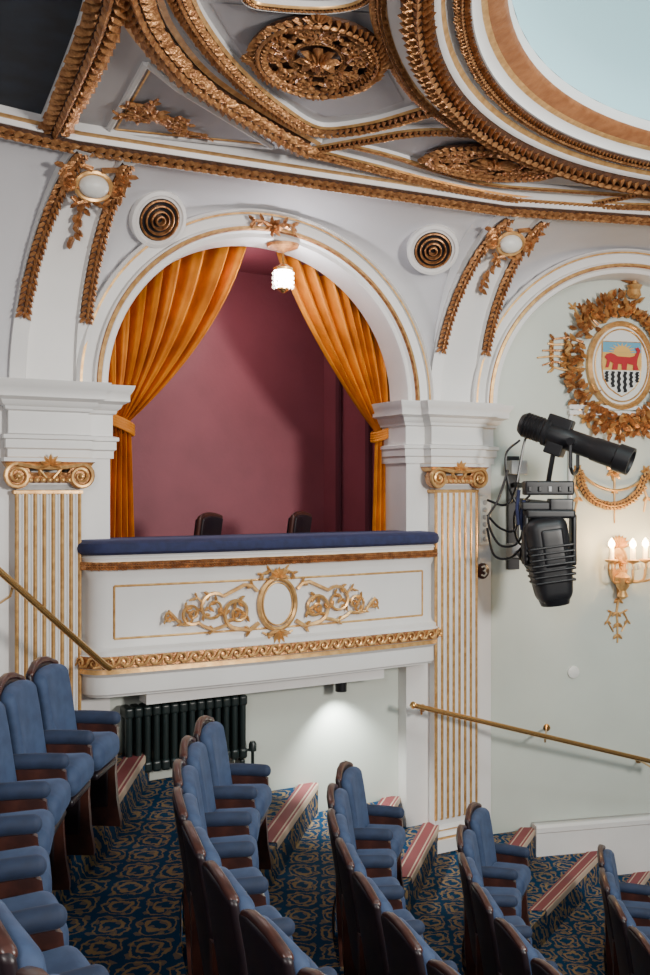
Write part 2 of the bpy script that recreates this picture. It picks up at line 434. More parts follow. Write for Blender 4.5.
def cband(mb,px,w,leafw=None,gold=None,z=ZC,thick=.035,side=None):
    pts=catmull([PC(x,y,z) for x,y in px],10)
    g=[]
    for i,p in enumerate(pts):
        t=(pts[min(i+1,len(pts)-1)]-pts[max(i-1,0)]).normalized(); s=t.cross(DN).normalized()
        g.append([p+s*u*w+DN*h*thick for u,h in ((-.5,0),(-.48,.7),(-.36,1),(-.3,.6),(.3,.6),(.36,1),(.48,.7),(.5,0))])
    mb.loft(g,[WHITE,GOLDB if gold else WHITE,WHITE,WHITE,WHITE,GOLDB if gold else WHITE,WHITE])
    if leafw: leafband(mb,[p+DN*thick*.6 for p in pts],leafw,DN)
mb=MB()
cband(mb,[(112,-30),(100,15),(78,70),(44,146)],.19,.19)
cband(mb,[(128,-30),(150,22),(190,70),(245,108),(306,143)],.25,.17,gold=1)
cband(mb,[(172,-30),(190,12),(226,60),(273,102),(316,126),(370,122),(428,106)],.14,.10,gold=1)
cband(mb,[(306,147),(360,137),(415,128),(462,128),(492,133)],.11,.08,gold=1)
cband(mb,[(306,147),(370,163),(440,181),(510,194),(580,200),(660,203)],.14,.095,gold=1)
cband(mb,[(345,141),(390,152),(440,168),(490,181),(560,187),(660,194)],.07,.045,gold=1)
cband(mb,[(378,-30),(380,15),(396,60),(420,95),(458,124)],.09,.07,gold=1)
cband(mb,[(540,208),(590,200),(640,190)],.10,.07,gold=1)
cband(mb,[(245,-30),(248,-5),(275,2),(330,4),(365,-5),(378,-30)],.06,.04,gold=1)
mb.obj('trim_ceiling_ribs')
mb=MB()
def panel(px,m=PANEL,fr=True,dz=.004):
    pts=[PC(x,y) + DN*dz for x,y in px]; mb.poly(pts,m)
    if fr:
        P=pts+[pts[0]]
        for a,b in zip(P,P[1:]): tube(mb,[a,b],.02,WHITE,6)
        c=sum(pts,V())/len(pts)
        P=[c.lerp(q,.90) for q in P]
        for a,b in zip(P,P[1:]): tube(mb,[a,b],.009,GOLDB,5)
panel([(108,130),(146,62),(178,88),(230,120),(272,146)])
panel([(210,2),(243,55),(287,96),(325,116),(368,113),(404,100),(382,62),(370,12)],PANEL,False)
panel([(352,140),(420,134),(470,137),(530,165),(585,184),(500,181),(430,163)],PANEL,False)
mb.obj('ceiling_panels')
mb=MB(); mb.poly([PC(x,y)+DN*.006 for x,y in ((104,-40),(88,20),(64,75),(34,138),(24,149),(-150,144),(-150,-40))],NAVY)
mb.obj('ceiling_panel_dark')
# medallions
def medallion(C,U,Vv):
    mb=MB(); P=Plane(C+DN*.02,U,Vv,DN)
    el=[P.at(.93*math.cos(2*pi*k/60),.93*math.sin(2*pi*k/60)) for k in range(60)]
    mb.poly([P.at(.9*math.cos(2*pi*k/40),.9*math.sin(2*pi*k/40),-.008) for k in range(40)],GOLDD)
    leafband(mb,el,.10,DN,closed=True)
    el=[P.at(.42*math.cos(2*pi*k/40),.42*math.sin(2*pi*k/40)) for k in range(40)]; leafband(mb,el,.04,DN,closed=True)
    rosette(mb,P,(0,0),.36,8,.05)
    for k in range(10):
        a=2*pi*k/10; c=(.66*math.cos(a),.66*math.sin(a))
        vine(mb,P,spiral(c,.19,.03,a+pi,1.3*(1 if k%2 else -1),16),.014,GOLD,every=2)
    for k in range(4):
        a=pi/2*k; c=(1.0*math.cos(a),1.0*math.sin(a)); d=P.at(*c)-P.at(0,0)
        for da in (-.9,-.4,0,.4,.9):
            dd=Matrix.Rotation(da,3,'Z')@d; leaf(mb,P.at(c[0]*.95,c[1]*.95,.01),dd,DN,.085,.04,.025)
    return mb.obj('ceiling_medallion')
C=PC(318,54); medallion(C,PC(382,57)-C,PC(318,12)-C)
C=PC(495,159); medallion(C,PC(562,164)-C,PC(495,143)-C)
mb=MB(); C=PC(158,114); P=Plane(C+DN*.015,(PC(205,128)-C),(PC(158,94)-C),DN)
rosette(mb,P,(-.1,.1),.55,7,.03)
for sx in (-1,1):
    for sy in (-1,1): vine(mb,P,spiral((sx*.45,sy*.28-.05),.26,.04,pi if sx>0 else 0,sx*sy*1.3,16),.014,GOLD,every=2)
vine(mb,P,[(.3,-.2),(.6,-.35),(.9,-.2),(1.2,-.35)],.014,GOLD,every=1)
vine(mb,P,[(-.3,-.1),(-.5,-.3),(-.75,-.5),(-.9,-.3)],.014,GOLD,every=1)
vine(mb,P,[(-.2,.3),(-.1,.7),(.0,.95)],.014,GOLD,every=1)
mb.obj('ceiling_foliage_ornament')
# ---- round vents on the cove
def locate(F,c,px,py):
    best=None
    for i in range(331):
        s=i*.01
        for j in range(60):
            th=pi/2*j/60; p=covept(F,c,s,th)
            e=((325+F0*p.x/p.y)-px)**2+((487.5-F0*p.z/p.y)-py)**2
            if best is None or e<best[0]: best=(e,s,th)
    _,s,th=best; p=covept(F,c,s,th); a=covept(F,c,s+.02,th)-covept(F,c,s-.02,th); b=covept(F,c,s,th+.03)-covept(F,c,s,th-.03)
    N=a.cross(b).normalized()
    if N.y>0: N=-N
    return p,N
for px,py in ((155,215),(432,246)):
    p,N=locate(F1,CEN,px,py); N=(N+V((0,-.35,0))).normalized(); p=p+N*.085
    mb=MB()
    lathe(mb,p-N*.26,N,[(0,.19),(.26,.205),(.28,.20),(.285,.175),(.275,.165),(.275,.15)],WHITE,32)
    lathe(mb,p+N*.006,N,[(0,.15),(.01,.15)],BLACK,28)
    for k,r in enumerate((.142,.105,.068,.035)):
        g=[]
        for q in range(33):
            a=2*pi*q/32; u=N.orthogonal().normalized(); w2=N.cross(u); dr=u*math.cos(a)+w2*math.sin(a)
            g.append([p+dr*r+N*.012,p+dr*r+N*(.03+.006*k),p+dr*(r-.008)+N*(.034+.006*k),p+dr*(r-.016)+N*.014])
        mb.loft(g,GOLD)
    mb.obj('round_air_vent')
# ------------------------------------------------------------------ the box (loge)
mb=MB()
zf,zt=-1.2,2.02
up=V((0,0,1))
fl,fr=.10,3.18; bl,br=.12,3.02; d0,d1=-.26,-1.7
c=[F1.W(fl,d0,0),F1.W(bl,d1,0),F1.W(br,d1,0),F1.W(fr,d0,0)]
mb.loft([[p+up*zf,p+up*zt] for p in c],MAUVE)
mb.poly([p+up*zt for p in c],MAUVE)
mb.obj('wall_box_interior',sharp=20)
mb=MB(); mb.poly([p+up*zf for p in (F1.W(.3,-.0,0),F1.W(2.95,0,0),c[3],c[2],c[1],c[0])],CARPET); mb.obj('floor_box')
mb=MB(); 
for s0,dd in ((3.07,-.95),(3.01,-1.4)):
    box(mb,(s0-.01,dd-.03,zf),(s0+.02,dd+.03,1.3),MAUVED,lambda p:F1.W(p.x,p.y,p.z))
box(mb,(3.00,-1.42,1.25),(3.08,-.93,1.32),MAUVED,lambda p:F1.W(p.x,p.y,p.z))
mb.obj('door_1')
# parapet
pathp=[(.195,-.05),(.20,.06),(.225,.14),(.27,.19),(.34,.215)]+[(.34+(2.93-.34)*k/12,.215+.05*math.sin(pi*k/12)) for k in range(1,12)]+[(2.93,.215),(2.99,.19),(3.025,.14),(3.04,.06),(3.045,-.05)]
root=empty('box_parapet',F1.W(CEN,.2,-1.4)); inv=Matrix.Translation(-root.location)
def fin(mb,n): o=mb.obj(n,root); o.matrix_parent_inverse=inv; return o
mb=MB()
prof=[(-.03,-.45),(.0,-.455),(.02,-.475),(.01,-.49),(.01,-.50),(.035,-.51),(.035,-.545),(.01,-.565),(.0,-.60),(-.01,-.62),(-.01,-1.05),(.0,-1.08),(.03,-1.10),(.03,-1.125),(.045,-1.13),(.05,-1.21),(.03,-1.22),(.04,-1.25),(.01,-1.275),(.01,-1.39),(-.01,-1.41)]
ms=[WHITE]*(len(prof)-1); ms[4]=GOLDB;ms[5]=GOLD;ms[14]=GOLD; ms[16]=GOLDB
mould(mb,F1,pathp,prof,ms)
mb.poly([F1.W(x,y,-1.41) for x,y in pathp],WHITE)
box(mb,(.62,.0,-1.50),(2.55,.16,-1.40),WHITE,lambda p:F1.W(p.x,p.y,p.z))
fin(mb,'parapet_front')
mb=MB()
outer=[offset_path([V(p) for p in pathp],o) for o in (.03,.05,.055,.045,.02,-.04)]
zz=[-.452,-.435,-.405,-.378,-.362,-.356]
g=[]
for i in range(len(pathp)):
    row=[F1.W(outer[j][i].x,outer[j][i].y,zz[j]) for j in range(6)]
    x=outer[5][i].x; row+= [F1.W(x,-.16,-.356),F1.W(x,-.2,-.375),F1.W(x,-.2,-.45)]
    g.append(row)
mb.loft(g,VELB); fin(mb,'velvet_rail')
mb=MB(); mb.loft([[F1.W(s,-.18,z) for z in (zf,-.42)] for s in (.3,2.95)],MAUVE); fin(mb,'parapet_inner')
mb=MB()
def along(off,z,n=200):
    P=offset_path([V(p) for p in pathp],off); return [F1.W(p.x,p.y,z) for p in P]
nrmF=F1.n
leafband(mb,along(.030,-.528),.055,nrmF,m=GOLD,base=True,dens=1.2)
rs=resample(along(.05,-1.17),.10)
for p,t in rs:   # running scroll
    PP=Plane(p,t,up,t.cross(up) if t.cross(up).y<0 else -t.cross(up))
    vine(mb,PP,spiral((0,0),.040,.008,pi,-1.3,12)+[],.010,GOLDB,leaves=False)
    tube(mb,[PP.at(-.040,0,.008),PP.at(-.056,-.022,.008),PP.at(-.10,-.030,.008)],.009,GOLDB,5)
def pd(s): return .215+.05*math.sin(pi*(s-.34)/2.59)-.012
for z in (-.665,-1.02):
    tube(mb,[F1.W(s,pd(s),z) for s in [.38+k*(2.88-.38)/20 for k in range(21)]],.009,GOLDB,5)
for s in (.38,2.88): tube(mb,[F1.W(s,pd(s),-.665),F1.W(s,pd(s),-1.02)],.009,GOLDB,5)
cs=F1.S(277,600,.26)[0]
P=Plane(F1.W(cs,.262,-.845),F1.t,up,F1.n)
ov=[P.at(.145*math.cos(2*pi*k/36),.185*math.sin(2*pi*k/36),.01) for k in range(37)]
tube(mb,ov,.018,GOLDB,6)
ov=[P.at(.118*math.cos(2*pi*k/36),.155*math.sin(2*pi*k/36),.01) for k in range(37)]
tube(mb,ov,.007,GOLDB,6)
mb.poly([P.at(.118*math.cos(2*pi*k/36),.155*math.sin(2*pi*k/36),.008) for k in range(36)],WHITE)
for sg in (-1,1):
    g1=GOLDB
    vine(mb,P,[(sg*.15,-.13),(sg*.22,-.175)]+[(sg*x,y) for x,y in spiral((.315,-.045),.115,.015,-pi/2,1.7,30)],.017,g1,every=5,ls=.9)
    vine(mb,P,[(sg*.16,.10),(sg*.20,.14),(sg*.26,.15)]+[(sg*x,y) for x,y in spiral((.50,.0),.11,.015,pi*.75,-1.6,28)],.015,g1,every=5,ls=.9)
    vine(mb,P,[(sg*.40,-.13),(sg*.50,-.155),(sg*.58,-.12)]+[(sg*x,y) for x,y in spiral((.66,-.03),.080,.012,-pi*.7,1.5,26)],.014,g1,every=5,ls=.9)
    vine(mb,P,[(sg*.68,-.11),(sg*.74,-.10),(sg*.80,-.03),(sg*.83,.0)]+[(sg*x,y) for x,y in spiral((.82,-.05),.04,.01,pi/2,-1.,10)],.012,g1,every=3,ls=.8)
    vine(mb,P,[(sg*.57,.03),(sg*.62,.08),(sg*.68,.06)],.011,g1,every=1)
    vine(mb,P,[(sg*.01,.21),(sg*.06,.245),(sg*.12,.22),(sg*.14,.18)],.014,g1,every=1,ls=.9)
    vine(mb,P,[(sg*.01,-.21),(sg*.06,-.235),(sg*.12,-.20)],.013,g1,every=1,ls=.9)
for k in range(7): leaf(mb,P.at(0,.19,.03),F1.t*math.cos(pi*k/6)+up*(math.sin(pi*k/6)+.1),F1.n,.085,.035,.03,GOLDB)
for k in range(5): leaf(mb,P.at(0,-.19,.03),F1.t*math.cos(pi*k/4)*.6-up*(math.sin(pi*k/4)+.2),F1.n,.10,.035,.03,GOLDB)
fin(mb,'gilded_ornament')
# ---- curtains
def curtain(sgn,apex_s,tie_s,name):
    mb=MB(); nu=170; nv=30; g=[]; D=-.37
    tz=.49
    a0=math.acos(max(-1,min(1,(apex_s-CEN)/1.34)))
    for i in range(nu+1):
        u=i/nu
        a=a0+( (pi if sgn<0 else 0)-a0)*u
        P0=V((CEN+1.37*math.cos(a),ZSP+1.21*math.sin(a)))
        T=V((tie_s+sgn*(u-.5)*.20,tz))
        C=V((P0.x+(T.x-P0.x)*.28,P0.y+(T.y-P0.y)*.54))
        row=[]
        ph=u*2*pi*12+.9*math.sin(u*17); fold=(math.sin(ph)+.35*math.sin(2*ph+1)+.25*math.sin(u*23))
        for j in range(nv+1):
            t=j/nv
            p=P0*(1-t)**2+C*2*t*(1-t)+T*t*t
            amp=.055*(1-t)**.6+.024
            row.append(F1.W(p.x,D+fold*amp+.05*math.sin(pi*t),p.y))
        for j in range(1,17):
            t=j/16; w=.20+.10*min(1,t*1.6)
            s=tie_s+sgn*(u-.5)*w+sgn*.03*t; z=tz+(-1.0-tz)*t
            row.append(F1.W(s,D+math.sin(u*2*pi*6)*.04+fold*.006+.02,z))
        g.append(row)
    mb.loft(g,CURT)
    pts=[F1.W(tie_s+ .12*math.cos(x),D+.02+.095*math.sin(x),tz-.02+sgn*.05*math.cos(x)) for x in [2*pi*k/24 for k in range(25)]]
    for dz in (-.03,-.01,.01,.03): tube(mb,[p+up*dz for p in pts],.015,CURT,6)
    mb.obj(name,sharp=60)
curtain(-1,1.60,.56,'stage_box_curtain')
curtain(1,1.84,2.88,'stage_box_curtain')
# ---- box chairs
def boxchair(px):
    s,_=F1.S(px,520,-.62)
    mb=MB()
    rbox(mb,(0,0,.46),(.21,.21,.04),.03,VELB)
    def lean(p): return V((p.x,p.y+ (p.z-.5)*.15+p.x*p.x*.8,p.z+ -1.2*p.x*p.x))
    rbox(mb,(0,.2,.81),(.16,.02,.2),.018,WOOD,lean)
    rbox(mb,(0,.175,.81),(.14,.015,.17),.012,WOODD,lean)
    rbox(mb,(0,.225,.81),(.14,.015,.17),.012,WOODD,lean)
    for x in (-.18,.18):
        tube(mb,[(x,-.18,0),(x,-.18,.45)],.018,WOODD); tube(mb,[(x,.2,0),(x,.19,.45),(x*.85,.22,.8)],.018,WOODD)
    o=mb.obj('box_chair'); o.location=F1.W(s,-.62,zf); o.rotation_euler=(0,0,math.radians(28.5+215)); return o
boxchair(179); boxchair(270)
# ---- keystone and lantern
mb=MB(); P=Plane(F1.W(CEN,.06,1.95),F1.t,up,F1.n)
rosette(mb,P,(0,0),.08,7,.05)
for sg in (-1,1): vine(mb,P,[(sg*.02,.0),(sg*.08,.03),(sg*.15,.03),(sg*.19,-.01)],.018,GOLD,every=1)
mb.obj('gilded_keystone')
mb=MB(); cs=F1.S(283,270,-.05)[0]; L0=F1.W(cs,-.05,0)
lathe(mb,L0+up*1.80,up,[(0,.01),(.02,.05),(.04,.12),(.06,.13)],GOLD,14)
tube(mb,[L0+up*1.84,L0+up*1.70],.008,BRASS)
lathe(mb,L0+up*1.66,up,[(0,.075),(.02,.08),(.05,.03),(.06,.01)],BRASS,12)
lathe(mb,L0+up*1.53,up,[(0,.055),(.06,.068),(.13,.07)],LAMP,12)
for k in range(12):
    a=2*pi*k/12; 
    for q in range(4): lathe(mb,L0+V((.08*math.cos(a),.08*math.sin(a),1.63-.035*q)),up,[(0,.003),(.012,.009),(.024,.003)],CRYS,5)
lathe(mb,L0+up*1.49,up,[(0,.01),(.03,.05),(.04,.05)],BRASS,12)
mb.obj('crystal_lantern')
# ---- radiator
mb=MB(); sa=F1.S(122,730,.0)[0]; sb=F1.S(244,730,.0)[0]; n=14
zr0,zr1=-2.05,-1.53
for k in range(n):
    s=sa+(sb-sa)*(k+.5)/n; hw=(sb-sa)/n*.44
    for dd in (-.04,.045):
        rbox(mb,(s,dd,(zr0+zr1)/2+.02),(hw*.8,.03,(zr1-zr0)/2-.03),hw*.75,IRON,lambda p:F1.W(p.x,p.y,p.z))
    for z in (zr0+.09,zr1-.04): rbox(mb,(s,0.005,z),(hw*1.1,.075,.04),hw*.7,IRON,lambda p:F1.W(p.x,p.y,p.z))
for k in (0,n-1):
    s=sa+(sb-sa)*(k+.5)/n
    rbox(mb,(s,0,zr0-.005),(.02,.06,.05),.015,IRON,lambda p:F1.W(p.x,p.y,p.z))
tube(mb,[F1.W(sb,0,zr0+.09),F1.W(sb+.07,0,zr0+.09),F1.W(sb+.07,0,-2.1)],.014,IRON)
lathe(mb,F1.W(sb+.07,0,zr0+.08),up,[(0,.03),(.05,.03),(.07,.02)],IRON,10)
mb.obj('cast_iron_radiator')
mb=MB(); p=F1.W(F1.S(341,684,.05)[0],.05,-1.50)
lathe(mb,p-up*.09,up,[(0,.038),(.0,.045),(.08,.045),(.10,.02)],BLACK,14)
mb.obj('under_box_downlight')
# ---- handrails
def rail(pts,name,br):
    mb=MB(); tube(mb,pts,.021,BRASS,10)
    for e in (pts[0],pts[-1]):
        lathe(mb,V(e)-up*.03,up,[(0,.005),(.01,.02),(.03,.03),(.05,.02),(.06,.005)],BRASS,10)
    for p,q in br:
        p=V(p);q=V(q); tube(mb,[p,p-up*.06+(q-p)*.1,q-up*.07],.009,BRASS)
        lathe(mb,q-up*.07,(p-q),[(0,.035),(.015,.03)],BRASS,12)
    mb.obj(name)
a=V((.70,7.55,-1.73)); b=V((2.95,8.22,-2.40))
rail([a,a.lerp(b,.3),a.lerp(b,.6),b],'brass_handrail',[(a.lerp(b,.03),F1.W(3.02,0,-1.75)),(a.lerp(b,.50),F2.W(1.0,-.25,-2.06)),(a.lerp(b,.95),F2.W(1.9,-.25,-2.4))])
c1=V((-1.385,5.98,-1.12)); c0=V((-1.98,5.45,-.38))
rail([c1+V((-.03,.1,-.02)),c1+V((.02,.03,-.02)),c1,c1.lerp(c0,.5),c0],'brass_handrail',[(c1.lerp(c0,.75),FK.W(-.4,0,-.75))])
# ------------------------------------------------------------------ stepped floor
# xm, ym, near radius, far radius, far end Y, near end Y
rows=[(-1.2,4.5,3.2,5.2,5.29,1.9),(-.39,5.2,3.9,3.2,5.81,2.5),(.40,5.6,4.2,2.2,6.37,3.2),(1.22,5.85,3.8,1.9,6.84,4.1),(2.28,6.1,3.8,3.0,7.26,5.0)]
ZR=[-1.88-.45*k for k in range(5)]
OFN=[-.13,-.07,-.05,-.04,-.04]; SD=.36
TN=[(-1.26,6.83),(-.05,7.5),(.95,7.85),(2.42,8.35),(3.6,8.7)]
TB=[(-2.1,6.3),(-.78,7.2),(.62,7.84),(1.84,8.33),(2.9,8.5)]
def rf(k,Y):
    xm,ym,R,Rf=rows[k][:4]; d=Y-ym
    R=Rf if d>0 else R
    return xm+d*d/(2*R),d/R
def bx(k,kind,Y):
    ye=rows[k][4]+.15; off=OFN[k] if kind==0 else -SD
    if Y<=ye: return rf(k,Y)[0]+off
    x0=rf(k,ye)[0]+off; T=TN[k] if kind==0 else TB[k]
    return x0+(T[0]-x0)*(Y-ye)/(T[1]-ye)
def bpts(k,kind,y0=1.0):
    out=[]; Y=y0
    while True:
        x=bx(k,kind,Y); p=V((x,Y,0))
        f=(F1 if (x<J.x) else F2); lim=-.12 if f is F1 else -.25
        if (p-f.O).dot(f.n)<lim or Y>9.2: break
        out.append(p); Y+=.06
    return out
bounds=[]; 
for k in range(5): bounds+= [bpts(k,1),bpts(k,0)]
levels=[ZR[0]+.225]
for k in range(5): levels+= [ZR[k],ZR[k]-.225]
left=[V((-4.2,1.0,0)),FB.W(-2.9,0,0)]
allb=[left]+bounds
mb=MB()
for i,z in enumerate(levels):
    a=allb[i]; b=allb[i+1] if i<len(levels)-1 else None
    if i==0: mb.poly([p+up*z for p in [a[0],a[1],K]+b[::-1]],CARPET)
    elif b is None: mb.poly([p+up*z for p in a+[F2.W(4.0,-.25,0),V((5.2,1,0))]],CARPET)
    else:
        na=len(a); nb=len(b); m_=max(na,nb)
        mb.loft([[a[min(t,na-1)]+up*z for t in range(m_)],[b[min(t,nb-1)]+up*z for t in range(m_)]],CARPET)
    if b: mb.loft([[p+up*z,p+up*(levels[i+1])] for p in b],CARPET)
mb.obj('floor',merge=False)
mb=MB(); mb.poly([V((-4.2,.5,-3.905)),V((5.2,.5,-3.905)),V((5.2,9.3,-3.905)),V((-4.2,9.3,-3.905))],WOODD); mb.obj('floor_base',merge=False)
for k in range(5):
    for kind in (0,1):
        z=ZR[k] if kind==0 else ZR[k]+.225
        y0=rows[k][4]+(.38 if kind==0 else .45)
        P=[p for p in bpts(k,kind) if p.y>y0]
        if len(P)<3: continue
        mb=MB()
        prof=[(-.14,.001),(-.14,.008),(-.12,.008),(-.108,.008),(-.034,.008),(-.022,.008),(-.006,.008),(.0,.004),(.004,-.01),(.004,-.04),(0,-.041)]
        mb.loft([[p+V((u,0,z+h)) for u,h in prof] for p in P],[MAROON,MAROON,CREAM,MAROON,CREAM,MAROON,CREAM,CREAM,CREAM,MAROON])
        mb.obj('stair_nosing',merge=False)
sp0=F2.S(536,830,-.15)[0]
mb=MB()
zt_,zb_=-2.96,-3.9
mb.loft([[F2.W(s,d,z) for d,z in ((-.25,zt_),(-.16,zt_),(-.14,zt_-.02),(-.14,zt_-.06),(-.15,zt_-.07),(-.15,zb_))] for s in (sp0,4.2)],WHITE)
mb.poly([F2.W(sp0,d,z) for d,z in ((-.25,zt_),(-.14,zt_),(-.15,zb_),(-.25,zb_))],WHITE)
mb.obj('baseboard_right')
# ------------------------------------------------------------------ seats
W=.405
def seat_mesh():
    mb=MB(); yb=.188
    def lean(p): 
        t=(p.z-.40); return V((p.x-t*.15+ (p.y/.2)**2*.024, p.y, p.z-.030*(abs(p.y)/.18)**2.5*(1 if p.z>.8 else 0)))
    rbox(mb,(-.300,0,.62),(.018,yb,.32),.017,WOODD,lean)
    def crest(p):
        q=lean(p); k=math.cos(min(1,abs(p.y)/.17)*pi/2); q.z+=.018*k; return q
    rbox(mb,(-.294,0,.93),(.020,yb-.01,.016),.015,WOOD,crest)
    rbox(mb,(-.255,0,.675),(.042,yb-.012,.245),.040,SEATB,lean)
    def cr(p): return V((p.x,p.y,p.z+(.020*(1-(p.y/.17)**2) if p.z>.46 else 0)+ (p.x+.2)*.05))
    rbox(mb,(-.115,0,.455),(.145,.167,.070),.058,SEATB,cr)
    rbox(mb,(-.12,0,.375),(.125,.155,.018),.015,WOODD)
    y=W/2
    prof=[(-.31,0),(-.33,.3),(-.335,.60),(-.30,.585),(-.20,.565),(-.04,.565),(-.01,.55),(-.005,.5),(-.015,.42),(-.02,.3),(-.01,.15),(.01,.03),(.01,0)]
    for yy in (y-.018,y+.018):
        mb.poly([(x,yy,z) for x,z in prof],WOOD)
    mb.loft([[(x,y-.018,z),(x,y+.018,z)] for x,z in prof+[prof[0]]],WOOD)
    rbox(mb,(-.155,y,.30),(.10,.024,.20),.018,WOODD)
    def arm(p): return V((p.x,p.y,p.z+.012*math.sin((p.x+.4)*6)))
    rbox(mb,(-.145,y,.588),(.152,.036,.036),.034,SEATD,arm)
    o=mb.obj('theatre_seat',sharp=40); return o.data,o
sm,tmpl=seat_mesh(); bpy.data.objects.remove(tmpl)
cnt=0
for k,(xm,ym,R,Rf,ye,yn) in enumerate(rows):
    Y=ye; dist=0; target=W/2
    while Y>yn-.4:
        x,fp=rf(k,Y)
        if dist>=target:
            o=bpy.data.objects.new('theatre_seat',sm); bpy.context.scene.collection.objects.link(o)
            o.location=(x,Y,ZR[k]); o.rotation_euler=(0,0,-math.atan(fp)); target+=W+.012; cnt+=1
        Y-=.005; dist+=.005*math.sqrt(1+fp*fp)
print('seats',cnt)
# ------------------------------------------------------------------ right bay furnishings
D2=-.25
def P2(px,py): return F2.P(px,py,D2)
P=P2(619,366); mb=MB()
def ell(a,b,h,n=40,c=(0,0)): return [P.at(c[0]+a*math.cos(2*pi*k/n),c[1]+b*math.sin(2*pi*k/n),h) for k in range(n)]
mb.loft([ell(.33,.40,.0),ell(.33,.40,.05),ell(.30,.37,.07),ell(.28,.35,.04)],GOLDB,closed=True)
mb.poly(ell(.30,.37,.04),PURE)
tube(mb,ell(.262,.325,.05)+[ell(.262,.325,.05)[0]],.007,GOLDB,5)
sh=[(-.19,.21),(.19,.21),(.195,0),(.18,-.12),(.13,-.20),(.06,-.25),(0,-.28),(-.06,-.25),(-.13,-.20),(-.18,-.12),(-.195,0)]
mb.poly([P.at(u,v,.046) for u,v in sh],PURE)
tube(mb,[P.at(u,v,.048) for u,v in sh+[sh[0]]],.006,GOLDB,5)
mb.poly([P.at(u,v,.050) for u,v in ((-.188,.208),(.188,.208),(.193,-.045),(-.193,-.045))],HGOLD)
mb.poly([P.at(u,v,.052) for u,v in ((-.188,.208),(.188,.208),(.19,.115),(-.19,.115))],SKYB)
sun=[(.085*math.cos(pi*k/12),.115+.06*math.sin(pi*k/12)) for k in range(13)]; mb.poly([P.at(u,v,.055) for u,v in sun],HGOLD)
for k in range(9):
    a=pi*(k+.5)/9; mb.poly([P.at(.088*math.cos(a-.1),.115+.062*math.sin(a-.1),.055),P.at(.088*math.cos(a+.1),.115+.062*math.sin(a+.1),.055),P.at(.15*math.cos(a),.115+.09*math.sin(a),.055)],HGOLD)
for k in range(6):
    x=-.15+k*.06; lo=-.265+abs(x)*.75
    L=[];Rr=[]
    for j in range(17):
        v=-.055+(lo+.055)*j/16; w=.006*math.sin(j*1.4); L.append(P.at(x-.016+w,v,.053)); Rr.append(P.at(x+.016+w,v,.053))
    mb.loft([L,Rr],BLACK)
lion=[(-.13,.0),(-.125,.03),(-.145,.05),(-.13,.075),(-.095,.085),(-.065,.075),(-.04,.06),(.06,.055),(.10,.065),(.12,.10),(.105,.125),(.13,.135),(.15,.11),(.135,.07),(.125,.04),(.12,.0),(.135,-.045),(.09,-.045),(.09,-.005),(.04,.005),(.035,-.045),(-.005,-.045),(-.005,.0),(-.035,.0),(-.04,-.045),(-.085,-.045),(-.075,.005),(-.10,.02),(-.115,-.03),(-.14,-.03)]
from mathutils.geometry import tessellate_polygon
tri=tessellate_polygon([[V((u,v,0)) for u,v in lion]])
mb.add([P.at(u*1.2,v*1.15+.01,.060) for u,v in lion],[list(t) for t in tri],RED)
for k in range(420):
    a=random.uniform(0,2*pi); r=random.uniform(.93,1.42)
    if -.15*pi<((a+pi)%(2*pi)-pi)<.40*pi: r=random.uniform(.95,1.14)
    p=P.at(.37*r*math.cos(a),.45*r*math.sin(a),random.uniform(.01,.09))
    d=F2.t*math.cos(a+random.uniform(-1.3,1.3))+up*math.sin(a+random.uniform(-1.3,1.3))
    leaf(mb,p,d,F2.n,.095,.045,.045,GOLDB if k%3==0 else GOLD)
for k in range(6):
    vine(mb,P,[(-.36,.0+.04*k),(-.50,-.06+.06*k),(-.64,-.03+.05*k),(-.80+.05*abs(k-2),-.08+.065*k)],.015,GOLD if k%2 else GOLDB,every=1,ls=1.1)
for k in range(5):
    vine(mb,P,[(-.30+.03*k,.30+.02*k),(-.38+.04*k,.40),(-.44+.07*k,.50),(-.50+.1*k,.55)],.014,GOLD if k%2 else GOLDB,every=1,ls=1.1)
for sg in (-1,1):
    vine(mb,P,[(sg*.10,-.42),(sg*.2,-.5),(sg*.12,-.57),(0,-.62)],.02,GOLDB,every=1)
    vine(mb,P,[(sg*.34,-.28),(sg*.40,-.40),(sg*.32,-.50),(sg*.22,-.48)],.02,GOLDB,every=1)
vine(mb,P,[(0,-.42),(.0,-.52),(.0,-.62),(.0,-.70)],.02,GOLD,every=1)
lathe(mb,P.at(.12,.60,.06),up,[(0,.03),(.03,.06),(.08,.05),(.12,.07),(.14,.02),(.2,.015)],GOLDB,12)
vine(mb,P,[(.0,.80),(.12,.76),(.24,.78)],.03,GOLD,every=1)
mb.obj('coat_of_arms')
mb=MB(); P=P2(610,470)
zt2=P2(610,408).O.z-P.O.z
pts=[P.at(-.40,-.3,.015),P.at(-.40,zt2-.12,.015)]+[P.at(-.40+.12*(1-math.cos(a)),zt2-.12+.12*math.sin(a),.015) for a in (.5,1.,1.57)]+[P.at(-.15,zt2,.015)]
tube(mb,pts,.018,WHITE,8)
for v in (zt2+.0,zt2-.05): 
    box(mb,(-.42,v-.018,0),(1.2,v+.018,.05),WHITE,lambda p:P.at(p.x,p.y,p.z))
mb.obj('trim_wall_panel')
mb=MB(); P=P2(612,490)
c=[( -.34,.17),(-.30,.02),(-.20,-.09),(-.05,-.14),(.10,-.12),(.24,-.02),(.30,.10),(.36,.15)]
leafband(mb,catmull([P.at(u,v,.03) for u,v in c],6),.08,F2.n,m=GOLDB)
c=[( -.34,.17),(-.20,.06),(-.02,.0),(.15,.02),(.30,.10)]
tube(mb,catmull([P.at(u,v,.03) for u,v in c],6),.012,GOLDB)
c=[(.36,.15),(.45,.0),(.6,-.1),(.8,-.1)]
leafband(mb,catmull([P.at(u,v,.03) for u,v in c],6),.08,F2.n,m=GOLDB)
